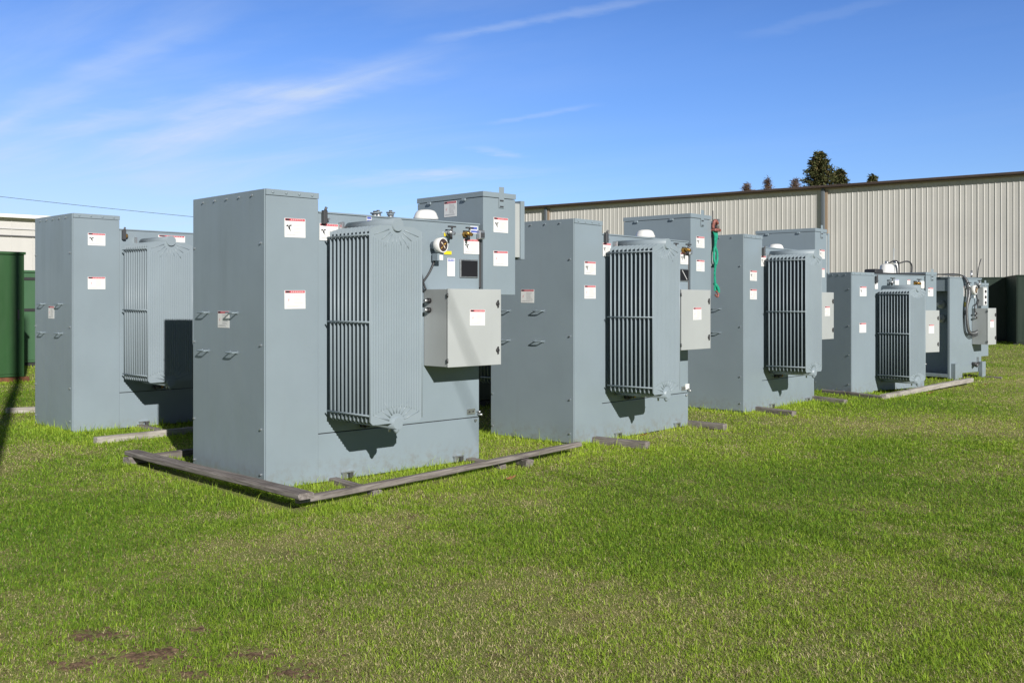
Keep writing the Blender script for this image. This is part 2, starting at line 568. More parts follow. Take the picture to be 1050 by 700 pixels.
def rear_cabinet(root, x0, x1, y0, y1, z0, z1, flange=True):
    b = MB()
    b.box(x0, x1, y0, y1, z0, z1 - .06, M['grey'], .006, 2)
    b.box(x0 - .05, x0 + .01, y0 + .045, y1 - .1, z0 + .05, z1 - .44, M['dark_steel'])     # throat to the tank
    b.box(x0 - .042, x0 - .012, y0 + .012, y0 + .05, z0 + .07, z1 - .40, M['dark_steel'], .004)
    c = b.build('rear_cabinet', root)
    t = MB()
    t.box(x0 - .006, x1 + .006, y0 - .006, y1 + .006, z1 - .055, z1, M['grey'], .005, 2)
    for k in range(2):
        y = y0 + (y1 - y0) * (.27 + .53 * k)
        t.box(x0 - .022, x0 - .004, y - .03, y + .03, z1 - .085, z1 - .055, M['grey'], .005)
    xm = x0 + (x1 - x0) * .48
    t.box(xm - .004, xm + .07, y0 - .010, y0 - .005, z1 - .16, z1 + .06, M['grey'], .002)
    t.box(xm + .006, xm + .055, y0 - .016, y0 - .009, z1 - .09, z1 - .075, M['dark_steel'])
    t.box(xm + .006, xm + .055, y0 - .016, y0 - .009, z1 - .15, z1 - .138, M['dark_steel'])
    t.build('lid', c)
    if flange:
        f = MB()
        f.box(x1 + .004, x1 + .10, y0 + .03, y1 - .1, z0 + .40, z1 - .09, M['box'], .004)
        f.box(x1 + .10, x1 + .16, y0 + .015, y1 - .08, z0 + .38, z1 - .06, M['grey'], .004)
        f.build('bus_flange', c)
    return c

def control_box(root, x0, x1, p, z0, z1, label=True):
    b = MB()
    b.box(x0, x1, -p + .022, -.002, z0, z1, M['box'], .005, 2)
    for z in (z1 - .11, z1 - .20):                        # cable glands on the shaded cheek
        b.cyl((x0, -.09, z), (x0 - .03, -.09, z), .026, M['black'], n=12)
        b.cyl((x0 - .03, -.09, z), (x0 - .07, -.09, z), .017, M['steel'], n=10)
    c = b.build('control_box', root)
    d = MB()
    d.box(x0 - .003, x1 + .003, -p, -p + .018, z0 - .003, z1 + .003, M['box'], .006, 2)
    for z in (z0 + .06, z1 - .06):
        d.cyl((x0 - .006, -p + .004, z - .02), (x0 - .006, -p + .004, z + .02), .009, M['dark_steel'], n=8)
    d.build('door', c)
    for z in (z0 + .14, z1 - .14):
        k = MB()
        k.lathe((x1 - .045, -p, z), (0, -1, 0), [(0, .024), (.006, .022), (.012, .014)], M['black'], 14)
        k.box(x1 - .053, x1 - .037, -p - .016, -p - .002, z - .038, z + .038, M['black'], .004)
        k.build('latch', c)
    return c

UNITS = []
def unit_frame(x, y, a, lift=.02):
    root = empty('transformer', (x, y, gz(x, y) + lift), radians(90 - a))
    return root

def local(o, a, u, v):
    a = radians(a)
    return (o[0] + sin(a) * u - cos(a) * v, o[1] + cos(a) * u + sin(a) * v)

def hasp(root, x, z):
    b = MB()
    b.box(x - .02, x + .02, -.045, .0, z - .075, z + .045, M['dark_steel'], .004)
    b.cyl((x, -.02, z + .02), (x, -.05, z + .07), .012, M['dark_steel'], n=8)
    b.cyl((x + .04, -.005, z - .03), (x + .04, -.04, z - .03), .009, M['steel'], n=8)
    return b.build('hasp', root)

def top_fittings(root, x, y, z):
    b = MB()
    for i, (dx, dy, h, r) in enumerate(((0, 0, .05, .03), (.10, .08, .07, .028), (.19, 0, .05, .024), (.27, .1, .08, .03))):
        b.cyl((x + dx, y + dy, z), (x + dx, y + dy, z + h), r, M['steel'], n=10)
        b.cyl((x + dx, y + dy, z + h), (x + dx, y + dy, z + h + .012), r * 1.5, M['grey'], n=10)
        b.cyl((x + dx, y + dy, z + h + .012), (x + dx, y + dy, z + h + .028), r * .6, M['dark_steel'], n=6)
    b.box(x - .03, x + .3, y - .012, y + .012, z + .005, z + .02, M['steel'])
    return b.build('bushing_cluster', root)

def big_unit(ox, oy, a, W=1.28, H=2.565, L=.525, xt=2.47, TH=2.40, rear=(2.525, 2.99), rz=(1.68, 2.745), rd=1.06,
             label='', rad_x=.585, rad_z=.555, rad_h=1.70, spec=None):
    root = unit_frame(ox, oy, a)
    UNITS.append((ox, oy, a, 0, rear[1] if False else xt, 0, W))
    hs = [(W - .18, 1.505), (W - .70, 1.505), (W - .18, 1.155), (W - .70, 1.155)]
    c = front_cabinet(root, L, W, H, True, handles=hs)
    t = tank(root, L, xt, W, TH)
    radiator(root, rad_x, rad_z, rad_h)
    radiator(root, rad_x + RW, rad_z, rad_h, y=W, rz=pi)
    r = rear_cabinet(root, rear[0], rear[1], .0, rd, rz[0], rz[1])
    spec(root, c, t, r)
    tag(root, label, 'transformer', 'grey transformers stored on the lawn')
    return root

# --- nearest unit
def spec1(root, c, t, r):
    put_label(c, 'L', .18, 2.16, .21, .165, 'A'); put_label(c, 'L', .18, 1.54, .21, .16, 'B')
    put_label(c, 'F', .80, 1.37, .205, .15, 'B', -.014)
    put_label(t, 'L', .535, 2.15, .20, .15, 'A'); put_label(t, 'L', 2.255, 2.09, .21, .15, 'A')
    put_label(t, 'L', 2.035, 1.86, .10, .18, 'C'); put_label(t, 'L', 2.345, 2.30, .10, .075, 'D')
    put_label(t, 'L', 1.05, 2.335, .055, .06, 'D')
    put_label(r, 'L', 2.67, 2.33, .21, .155, 'A'); put_label(r, 'L', 2.67, 1.98, .21, .155, 'B')
    put_label(r, 'F', .61, 2.51, .20, .165, 'B', 2.525)
    cb = control_box(root, 1.735, 2.43, .36, .985, 1.725)
    put_label(cb, 'L', 2.01, 1.375, .20, .155, 'B', -.36)
    b = MB(); b.box(2.20, 2.445, -.012, .0, 1.85, 2.035, M['steel'], .003); b.box(2.215, 2.432, -.016, -.0125, 1.862, 2.022, M['plate']); b.build('nameplate', root)
    gauge(root, 1.85, .0, 2.155, .074, .13)
    valve(root, 2.03, .0, 2.285, M['steel'], 1.0, 'gas_valve'); valve(root, 2.265, .0, 2.285, M['brass'], 1.0, 'sampling_valve')
    for zt in (2.255, 2.075):
        b = MB(); b.box(1.993, 2.09, -.004, 0, zt, zt + .034, M['yellow']); b.build('yellow_tag', root)
    b = MB(); b.box(2.43, 2.50, -.055, 0, 2.245, 2.335, M['steel'], .006); b.box(2.44, 2.49, -.062, -.055, 2.26, 2.31, M['dark_steel']); b.build('junction_fitting', root)
    drain_valve(root, 1.0, 0, .475)
    hasp(root, .575, 2.37); top_fittings(root, 1.37, .3, 2.405)
    b = MB(); b.box(.74, .765, -.06, 0, 2.235, 2.32, M['steel'], .003); b.cyl((.79, 0, 2.27), (.79, -.06, 2.27), .011, M['dark_steel'], n=8); b.build('lifting_lug', root)
    vent_dome(root, 2.06, .36, 2.415)
    b = MB(); b.lathe((1.47, .0, 2.2), (0, -1, 0), [(0, .075), (.02, .075), (.02, .045)], M['white'], 24); b.build('level_sight', root)
    b = MB()
    b.tube([(1.60, -.02, 2.02), (1.66, -.03, 1.93), (1.70, -.03, 1.80), (1.72, -.05, 1.72)], .010, M['cable'])
    b.tube([(1.58, -.02, 1.9), (1.62, -.03, 1.82), (1.69, -.05, 1.70)], .010, M['cable'])
    b.build('cable', root)

def spec_mid(ctl, dome_x, extra=True):
    def f(root, c, t, r):
        put_label(c, 'L', .18, 1.92, .215, .15, 'A'); put_label(c, 'L', .18, 1.645, .215, .15, 'B')
        put_label(c, 'F', .78, 1.60, .20, .155, 'B', -.014)
        put_label(t, 'L', .535, 2.14, .16, .155, 'A'); put_label(t, 'L', 2.24, 2.10, .19, .15, 'A')
        put_label(r, 'L', 2.64, 2.33, .21, .15, 'A'); put_label(r, 'L', 2.64, 2.02, .21, .15, 'B')
        put_label(r, 'F', .58, 2.44, .21, .155, 'B', 2.525)
        cb = control_box(root, ctl[0], ctl[1], .35, 1.02, 1.76)
        put_label(cb, 'L', ctl[0] + .27, 1.385, .20, .155, 'B', -.35)
        b = MB(); b.box(2.21, 2.43, -.012, 0, 1.88, 2.04, M['steel'], .003); b.box(2.222, 2.418, -.016, -.0125, 1.89, 2.03, M['plate'])
        b.box(2.235, 2.405, -.018, -.0165, 1.955, 1.968, M['print'], R=Matrix.Translation((2.32, 0, 1.96)) @ Matrix.Rotation(radians(45), 4, 'Y') @ Matrix.Translation((-2.32, 0, -1.96)))
        b.build('nameplate', root)
        valve(root, 2.02, 0, 2.29, M['steel'], 1.0, 'gas_valve'); valve(root, 2.30, 0, 2.28, M['brass'], 1.15, 'sampling_valve')
        b = MB(); b.box(2.40, 2.47, -.05, 0, 2.23, 2.32, M['steel'], .006); b.build('junction_fitting', root)
        drain_valve(root, 1.0, 0, .475); hasp(root, .575, 2.37); vent_dome(root, dome_x, .36, 2.415)
        b = MB(); b.box(.74, .765, -.06, 0, 2.235, 2.32, M['steel'], .003); b.build('lifting_lug', root)
        put_label(t, 'L', 1.62, 2.24, .10, .09, 'B'); 
        b = MB(); b.box(2.36, 2.45, -.01, .003, .475, .545, M['white'], .002); b.build('grounding_tag', root)
        if extra: put_label(t, 'L', 1.75, 2.27, .12, .07, 'B')
    return f

def spec0(root, c, t, r):
    put_label(c, 'L', .17, 2.20, .21, .145, 'A'); put_label(c, 'L', .17, 1.68, .21, .145, 'B')
    put_label(c, 'F', .68, 1.33, .17, .15, 'B', -.014)
    put_label(t, 'L', 1.05, 2.235, .36, .13, 'A')
    cb = control_box(root, 1.75, 2.43, .36, .985, 1.725)
    hasp(root, .60, 2.36)
    b = MB(); b.lathe((.625, 0, 2.33), (0, -1, 0), [(0, .03), (.03, .028), (.045, .012)], M['brass'], 12); b.box(.74, .755, -.05, 0, 2.22, 2.32, M['steel']); b.build('lifting_lug', root)
    drain_valve(root, 1.0, 0, .475)

T1 = (-2.091, 8.464, 45.3); T0 = (-5.135, 11.655, 43.5); T2 = (.703, 11.169, 41.0); T3 = (3.373, 14.470, 40.5); T4 = (5.915, 17.328, 55.0); T5 = (9.115, 20.728, 50.0)
big_unit(*T1, label='largest grey transformer in front, with white control box and brass valve, framed by timber planks', spec=spec1)
big_unit(*T0, W=1.10, H=2.57, L=.555, TH=2.41, label='grey transformer standing behind the front one beside green cabinets, half hidden by it', spec=spec0, rad_x=.575, rad_z=.58, rad_h=1.66)
big_unit(*T2, W=1.26, H=2.545, xt=2.44, rear=(2.50, 3.03), rz=(1.70, 2.775), label='grey transformer with green sling hanging at its rear cabinet, second in the row', spec=spec_mid((1.70, 2.40), 1.97), rad_x=.55, rad_z=.56, rad_h=1.70)
big_unit(*T3, W=1.20, H=2.595, L=.575, xt=2.44, TH=2.43, rear=(2.47, 2.93), rz=(1.70, 2.825), label='grey transformer third in the row, between green sling and the shorter units', spec=spec_mid((1.76, 2.385), 1.78), rad_x=.585, rad_z=.57, rad_h=1.74)

# --- short fourth unit
def short_unit():
    ox, oy, a = T4
    root = unit_frame(ox, oy, a)
    W, H, L, xt = .79, 2.13, .63, 2.17
    UNITS.append((ox, oy, a, 0, xt, 0, 1.1))
    c = front_cabinet(root, L, W, H, False, door_bolts=(.14, .44, .68, .92))
    t = tank(root, L, xt, 1.1, 2.10, base=False)
    radiator(root, .66, .235, 1.60, .475)
    r = rear_cabinet(root, 2.215, 2.56, 0, .9, .95, 2.17, False)
    cb = control_box(root, 1.63, 2.09, .35, .70, 1.455)
    put_label(cb, 'L', 1.75, 1.04, .17, .16, 'B', -.35)
    put_label(c, 'L', .22, 1.71, .19, .17, 'A'); put_label(c, 'L', .21, 1.07, .19, .17, 'B')
    put_label(t, 'L', .65, 1.84, .09, .17, 'A'); put_label(t, 'L', 1.62, 1.93, .10, .09, 'B'); put_label(t, 'L', 1.25, 1.92, .12, .10, 'C')
    put_label(r, 'L', 2.28, 1.72, .17, .16, 'A')
    b = MB()
    b.box(.66, 2.17, -.02, .10, 2.108, 2.135, M['cable'], .01)
    b.box(.68, .92, .0, .25, 2.11, 2.20, M['cable'], .05, 3)
    b.build('rubber_cover', root)
    for x, y, h, rr in ((1.52, .35, .20, .13), (1.95, .45, .22, .07)):
        k = MB()
        k.lathe((x, y, 2.10), (0, 0, 1), [(0, rr * 1.15), (.04, rr * 1.12), (.05, rr), (h * .9, rr * .9), (h, rr * .78), (h + .02, rr * .4)], M['white'], 22)
        k.cyl((x, y, 2.10 + h), (x, y, 2.17 + h), .03, M['steel'], n=8)
        k.build('bushing_can', root)
    b = MB()
    b.cyl((1.80, .4, 2.1), (1.81, .4, 2.62), .013, M['box'], n=8)
    b.build('rod', root)
    b = MB()
    b.tube([(1.58, .35, 2.33), (1.75, .35, 2.38), (1.88, .35, 2.34), (1.9, .35, 2.12)], .014, M['cable'])
    b.tube([(1.98, .45, 2.33), (2.15, .35, 2.38), (2.3, .35, 2.32), (2.3, .35, 2.15)], .014, M['cable'])
    b.build('cable', root)
    valve(root, 1.05, 0, 1.96, M['steel'], 1.2, 'gas_valve'); valve(root, 1.86, 0, 1.95, M['brass'], 1.2, 'sampling_valve')
    b = MB(); b.box(2.0, 2.1, -.05, 0, 1.86, 2.0, M['white'], .01); b.build('junction_fitting', root)
    hasp(root, .67, 2.02)
    tag(root, 'shorter grey transformer with two white cans on its lid, next to a long pale timber', 'transformer', 'grey transformers stored on the lawn')
short_unit()

# --- last unit, its end compartment open
def open_unit():
    ox, oy, a = T5
    root = unit_frame(ox, oy, a, .03)
    UNITS.append((ox, oy, a, 0, 1.42, 0, 1.3))
    W, H, D = 1.30, 2.13, .55
    b = MB()                                             # open end compartment: floor, roof, cheeks
    b.box(0, D, 0, .05, .0, H - .03, M['grey'], .004)
    b.box(0, D, W - .05, W, .0, H - .03, M['grey'], .004)
    b.box(.02, D, .052, W - .052, H - .30, H - .035, M['grey'], .004)
    b.box(0, D, .052, W - .052, .03, .10, M['grey'], .004)
    b.box(-.004, D, -.004, W + .004, H - .028, H, M['grey'], .004)
    b.build('open_compartment', root)
    b = MB()
    b.box(D + .002, 1.42, .003, W - .003, .10, H - .04, M['grey'], .006, 2)
    b.box(D + .006, 1.44, -.004, W + .004, H - .036, H - .006, M['grey'], .004)
    t = b.build('tank', root)
    for z in (1.55, 1.25):
        k = MB(); k.lathe((D, .45, z), (-1, 0, 0), [(0, .09), (.05, .085), (.07, .05), (.22, .045)], M['white'], 16); k.build('bushing', root)
    for x in (.06, 1.27):                                # stub feet
        k = MB(); k.box(x, x + .16, -.09, -.006, -.02, .32, M['grey'], .004); k.build('foot', root)
    r = rear_cabinet(root, 1.48, 1.86, .05, .9, .42, 2.02, False)
    cb = control_box(root, .98, 1.36, .34, .70, 1.47)
    put_label(cb, 'L', 1.08, 1.06, .17, .16, 'B', -.34)
    put_label(t, 'L', .60, 1.72, .14, .22, 'B')
    b = MB(); b.box(.63, .70, -.004, .003, 1.50, 1.60, M['yellow']); b.build('yellow_tag', root)
    b = MB()
    for k in range(4):
        o = .024 * k
        b.tube([(-.35, .2, 2.16 + .01 * k), (.15, .05, 2.19 - .01 * k), (.52 + o, -.03, 2.14), (.62 + o, -.08 - o * .3, 1.85), (.56 + o, -.07, 1.45), (.60 + o * 1.3, -.08, 1.02), (.78 + o, -.10, .88 + .03 * k), (.94, -.14, .90 + .035 * k)], .013, M['cable'] if k != 2 else M['steel'])
    b.build('cable_bundle', root)
    b = MB()
    b.tube([(1.15, -.03, 1.95), (1.05, -.06, 1.8), (1.1, -.06, 1.6), (.98, -.06, 1.5), (1.0, -.08, 1.2)], .014, M['cable'])
    b.tube([(1.25, -.03, 1.7), (1.12, -.06, 1.55), (1.05, -.06, 1.3)], .012, M['cable'])
    b.build('cable', root)
    g = gauge(root, .85, 0, 1.86, .10, .14)
    b = MB(); b.box(1.20, 1.38, -.14, 0, 1.52, 1.93, M['box'], .01, 2); b.box(1.22, 1.36, -.146, -.141, 1.55, 1.90, M['label'])
    for k in range(3): b.lathe((1.29, -.146, 1.83 - .12 * k), (0, -1, 0), [(0, .035), (.012, .03)], M['ink'], 12)
    b.build('meter_panel', root)
    valve(root, .66, 0, 1.93, M['steel'], 1.3, 'gas_valve'); valve(root, 1.12, 0, 1.98, M['steel'], 1.3, 'gas_valve')
    k = MB(); k.cyl((1.0, 0, .28), (1.0, -.1, .28), .04, M['dark_steel'], n=12); k.cyl((.95, -.1, .24), (1.08, -.1, .30), .03, M['dark_steel'], n=10)
    k.box(1.2, 1.22, -.04, 0, .2, .42, M['steel']); k.build('drain_valve', root)
    k = MB(); k.tube([(1.45, .1, 2.1), (1.5, .1, 2.35), (1.62, .1, 2.55)], .010, M['cable']); k.cyl((1.6, .3, 2.1), (1.6, .3, 2.3), .02, M['steel']); k.build('conduit', root)
    tag(root, 'grey transformer with open end compartment and dangling dark cables, farthest in the row', 'transformer', 'grey transformers stored on the lawn')
open_unit()

# ------------------------------------------------------------------ sling hanging from the second unit's rear cabinet
def sling():
    u, v = 3.10, -.02
    x, y = local(T2, T2[2], u, v)
    root = empty('lifting_sling', (x, y, gz(x, y) + .02), radians(90 - T2[2]))
    b = MB()
    b.box(-.075, .085, -.05, .04, 2.56, 2.60, M['hook'], .01)
    b.tube([(-.06, 0, 2.60), (-.05, -.02, 2.70), (.02, -.02, 2.68), (.075, 0, 2.60)], .024, M['hook'])
    b.cyl((-.05, 0, 2.6), (-.06, .0, 2.84), .008, M['dark_steel'], n=6)
    b.cyl((.03, -.02, 2.6), (.05, -.02, 2.73), .022, M['steel'], n=8)
    b.build('hook', root)
    b = MB()
    def ribbon(pts, w):
        for (p0, p1, w0, w1) in zip(pts, pts[1:], w, w[1:]):
            p0, p1 = Vector(p0), Vector(p1)
            vs = []
            for p, ww in ((p0, w0), (p1, w1)):
                for sx, sy in ((-1, -1), (1, -1), (1, 1), (-1, 1)):
                    vs.append(b.bm.verts.new(p + Vector((sx * ww, sy * .006 + sx * .004, 0))))
            fs = [b.bm.faces.new((vs[k], vs[(k + 1) % 4], vs[4 + (k + 1) % 4], vs[4 + k])) for k in range(4)] + [b.bm.faces.new(vs[3::-1]), b.bm.faces.new(vs[4:])]
            b._paint(fs, M['sling'])
    ribbon([(.0, 0, 2.57), (.01, -.01, 2.50), (-.005, -.01, 2.40), (.0, 0, 2.34)], [.07, .05, .03, .03])
    b.tube([(.0, 0, 2.36), (.035, -.01, 2.28), (.04, -.01, 2.18), (.0, -.01, 2.12), (-.03, 0, 2.2), (-.02, 0, 2.32), (.0, 0, 2.36)], .017, M['sling'])
    ribbon([(.0, -.01, 2.13), (-.01, 0, 2.0), (.0, 0, 1.88), (.01, 0, 1.76)], [.03, .024, .03, .036])
    b.tube([(-.02, 0, 1.86), (.04, -.02, 1.80), (.06, -.02, 1.74)], .022, M['sling'])
    b.build('webbing', root)
    b = MB(); b.tube([(.02, 0, 1.76), (.05, -.02, 1.72), (.03, -.02, 1.68), (.0, 0, 1.71)], .014, M['hook']); b.build('end_fitting', root)
    tag(root, 'green webbing lifting sling with faded red hook hanging beside a grey transformer', 'sling')
sling()

# ------------------------------------------------------------------ timbers
TIMBERS = []
def timber(T, p0, p1, w, h, z0=0.0, z1=None, mat='wood', label='', name='timber'):
    a = local(T, T[2], *p0); b_ = local(T, T[2], *p1)
    z1 = z0 if z1 is None else z1
    L = hypot(b_[0] - a[0], b_[1] - a[1])
    ga, gb = gz(*a) + z0, gz(*b_) + z1
    b = MB()
    seg = max(3, int(L / .25))
    # sawn stick with slight wander and chewed ends
    rings = []
    ph = random.uniform(0, 6)
    for i in range(seg + 1):
        t = i / seg
        wob = .006 * sin(ph + t * 4.1) ; wz = .005 * sin(ph * 1.7 + t * 5.0)
        e = .002
        prof = [(-w / 2 + .008, 0), (w / 2 - .008, 0), (w / 2, .008), (w / 2, h - .01), (w / 2 - .01, h), (-w / 2 + .01, h), (-w / 2, h - .01), (-w / 2, .008)]
        rings.append([b.bm.verts.new((t * L + (random.uniform(-.006, .006) if i in (0, seg) else 0), py + wob + random.uniform(-e, e), pz + wz + random.uniform(-e, e))) for py, pz in prof])
    fs = []
    for A, B in zip(rings, rings[1:]):
        fs += [b.bm.faces.new((A[k], A[(k + 1) % 8], B[(k + 1) % 8], B[k])) for k in range(8)]
    fs += [b.bm.faces.new(rings[0][::-1]), b.bm.faces.new(rings[-1])]
    b._paint(fs, M[mat])
    o = b.build(name, None, (a[0], a[1], ga), (0, -atan2(gb - ga, L), atan2(b_[1] - a[1], b_[0] - a[0])))
    tag(o, label, 'timber', 'timbers lying under and beside the transformers')
    TIMBERS.append((a, b_, w))
    return o
timber(T1, (.78, 1.6), (.64, -.70), .09, .05, 0, label='grey sleeper under the front transformer near its radiator')
timber(T1, (2.35, 1.6), (2.33, -.50), .09, .05, 0, label='grey sleeper under the far end of the front transformer')
timber(T1, (-.165, -.76), (3.52, -.43), .07, .05, .052, .088, label='long brown timber along the sunlit side of the front transformer')
timber(T1, (2.62, -.42), (2.60, -.60), .10, .074, 0, label='short block propping the long brown timber', name='timber_block')
timber(T1, (-.32, 2.05), (1.4, 2.30), .09, .075, 0, label='timber under the far end of the dark plank, behind the front transformer')
timber(T1, (-.19, -.90), (-.21, 2.16), .14, .048, .108, .078, label='dark weathered plank lying across the end of the front transformer')
timber(T0, (-.13, -.88), (2.3, -.86), .085, .08, 0, mat='wood_pale', label='pale timber beside the rear transformer, ending behind the front one')
timber(T0, (.85, .9), (.78, -.82), .09, .05, 0, label='sleeper under the half hidden rear transformer')
timber(T0, (.12, 2.42), (1.6, 2.20), .085, .08, 0, mat='wood_pale', label='pale timber end partly in shadow at far left by the green cabinet')
timber(T2, (.30, .9), (.43, -.68), .11, .085, 0, label='sleeper end sticking out under the corner of the second transformer in the row')
timber(T2, (2.5, .9), (2.47, -.52), .11, .08, 0, label='sleeper end sticking out between the second and third transformers in the row')
timber(T3, (.60, .9), (.27, -.64), .11, .08, 0, label='sleeper end under the near part of the third transformer in the row')
timber(T3, (2.6, .9), (2.32, -.57), .11, .085, 0, label='sleeper end between the third transformer and the shorter one')
timber(T4, (-.11, .5), (-.13, -.72), .11, .07, 0, label='dark sleeper at the near corner of the shorter transformer')
timber(T4, (-.02, -.63), (4.08, .20), .10, .085, .0, .05, mat='wood_pale', label='long pale timber lying beside the shorter transformer')
timber(T5, (1.36, .3), (1.46, -.42), .10, .04, 0, label='sleeper end under the open transformer at the far end of the row')

# ------------------------------------------------------------------ green cabinets
def green_cabinet(x, y, a, Lx, D, H, mat, label, bands=(), rails=True, doors=2):
    root = empty('green_cabinet', (x, y, gz(x, y)), radians(90 - a))
    b = MB()
    b.box(-Lx, 0, 0, D, .11, H - .05, mat, .008, 2)
    b.build('body', root)
    b = MB(); b.box(-Lx - .02, .02, -.03, D + .03, H - .048, H, mat, .008, 2); b.build('roof', root)
    for i in range(doors):
        x0 = -Lx + .04 + (Lx - .08) / doors * i; x1 = x0 + (Lx - .08) / doors - .012
        d = MB(); d.box(x0, x1, -.014, -.001, .16, H - .08, mat, .004)
        dd = d.build('door', root)
        h = MB(); h.box(x1 - .07, x1 - .04, -.04, -.014, H * .48, H * .56, M['dark_steel'], .004); h.build('handle', dd)
    for z in bands:
        d = MB(); d.box(-Lx, 0, -.03, -.016, z - .03, z + .03, M['black']); d.build('louvre_band', root)
    if rails:
        for yy in (.02, D - .12):
            d = MB(); d.box(-Lx - .1, .1, yy, yy + .10, 0, .10, M['rust' if mat is M['green'] else 'black'], .004); d.build('rail', root)
    tag(root, label, 'cabinet', 'green cabinets around the lawn')
    UNITS.append((x, y, a, -Lx, 0, 0, D))
    return root
green_cabinet(-8.73, 17.82, 45, 2.4, 1.3, 2.33, M['green'], 'dark green cabinet on rusty rails at the left edge of the photo', doors=1)
green_cabinet(-8.2, 22.9, 49, 3.6, 1.2, 2.06, M['green2'], 'mid green cabinet with black horizontal bands behind the left transformer', bands=(1.22, 1.88))
green_cabinet(.0, 15.3, 45, 1.6, 1.0, 1.75, M['darkgreen'], 'dark green cabinet standing in shade behind the gap between the two nearest transformers', bands=(.5, .8, 1.1))
green_cabinet(20.85, 35.9, 108, 2.4, 2.4, 2.62, M['darkgreen'], 'near black green cabinet in front of the warehouse at the right edge')
green_cabinet(19.6, 38.9, 108, 2.6, 2.2, 2.55, M['darkgreen'], 'dark cabinet in front of the warehouse just left of the near black one', doors=1)

# ------------------------------------------------------------------ warehouse
def cladding(name, base, dark):
    m, N, p = new_mat(name)
    P = N.n('ShaderNodeNewGeometry').outputs['Position']
    f = N.noise(N.mapping(P, (1, 1, .12)), 1.6, 5, .65)
    f2 = N.noise(P, .35, 4, .6)
    c = N.mix(N.ramp(f, .35, .75), base, dark)
    c = N.mix(N.math('MULTIPLY', N.ramp(f2, .45, .7), .35), c, tuple(x * .82 for x in base))
    N.l(c, p.inputs['Base Color'])
    p.inputs['Roughness'].default_value = .5
    return m
M['clad'] = cladding('beige_cladding', (.57, .557, .528), (.52, .508, .48))
M['clad2'] = cladding('pale_grey_cladding', (.54, .53, .51), (.50, .49, .47))
M['trim'] = simple('brown_gutter', (.065, .045, .037), .5, var=.15, scale=2)
M['trim_tan'] = simple('tan_trim', (.33, .25, .18), .5)
M['spout'] = simple('blue_grey_downspout', (.12, .14, .16), .5)
M['roof'] = simple('pale_roof_metal', (.60, .60, .58), .45, var=.06, scale=.6)

def warehouse():
    A = Vector((.45, 58.9)); d = Vector((.809, -.588)); nrm = Vector((-.588, -.809))
    L, D, H = 40.0, 24.0, 7.22
    root = empty('warehouse', (A.x, A.y, .0), atan2(d.y, d.x))     # local x along the wall, local -y faces the lawn
    b = MB()
    prof = []
    x = 0.0
    pitch = .245
    while x < L - pitch:                                    # ribbed sheets
        w = pitch * random.uniform(.90, 1.10)
        d_ = random.uniform(.012, .024)
        prof += [(x, 0), (x + w * .76, 0), (x + w * .83, -d_), (x + w * .93, -d_)]
        x += w
    prof.append((L, 0))
    lo = [b.bm.verts.new((px, py, -.3)) for px, py in prof]
    hi = [b.bm.verts.new((px, py, H)) for px, py in prof]
    fs = [b.bm.faces.new((lo[i], lo[i + 1], hi[i + 1], hi[i])) for i in range(len(prof) - 1)]
    b._paint(fs, M['clad'])
    b.box(0, .001 + L, .02, .3, -.3, H, M['clad'])
    b.box(.0, .3, .3, D, -.3, H, M['clad']); b.box(L - .3, L, .3, D, -.3, H, M['clad']); b.box(.3, L - .3, D - .3, D, -.3, H, M['clad'])
    b.build('wall', root)
    b = MB()
    b.prism([(-.25, H + .02), (D / 2, H + 1.0), (D + .25, H + .02), (D + .25, H + .12), (D / 2, H + 1.12), (-.25, H + .12)], 'x', -.3, L + .3, M['roof'])
    b.build('roof', root)
    b = MB()
    b.box(-.35, L + .35, -.34, -.07, H - .0, H + .11, M['trim'], .02, 2)
    b.box(-.30, L + .30, -.12, -.065, H - .075, H - .012, M['trim_tan'])
    b.build('gutter', root)
    for x in (1.96, 18.13, 33.5):
        k = MB()
        k.box(x - .09, x + .07, -.17, -.062, -.2, H - .02, M['spout'], .02)
        k.box(x + .08, x + .20, -.09, -.050, -.2, H - .125, M['trim_tan'])
        k.build('downspout', root)
    tag(root, 'long beige ribbed metal warehouse with brown gutter behind the transformers', 'warehouse')
warehouse()

def left_shed():
    u = (sin(radians(49)), cos(radians(49)))
    x0, y0 = -23.13, 45.0
    ox, oy = x0 - u[0] * 14, y0 - u[1] * 14
    root = empty('shed', (ox, oy, 0), radians(41))
    L, D, H = 17.2, 14.0, 5.52
    b = MB(); b.box(0, L, 0, D, -.3, H, M['clad2'])
    xx = 0.05
    while xx < L:
        b.box(xx, xx + .05, -.02, .001, -.3, H - .02, M['clad2']); xx += .9
    b.build('wall', root)
    b = MB(); b.prism([(-.35, H + .005), (-.35, H + .16), (D / 2, H + .45), (D + .35, H + .16), (D + .35, H + .005)], 'x', -.3, L + .3, M['white']); b.build('roof', root)
    b = MB(); b.box(0, L, -.06, -.022, H - .50, H - .46, M['print']); b.box(0, L, -.07, -.022, H - .84, H - .78, M['dark_steel']); b.build('trim_rail', root)
    tag(root, 'pale grey shed with white roof edge in the distance behind green cabinets', 'shed')
left_shed()

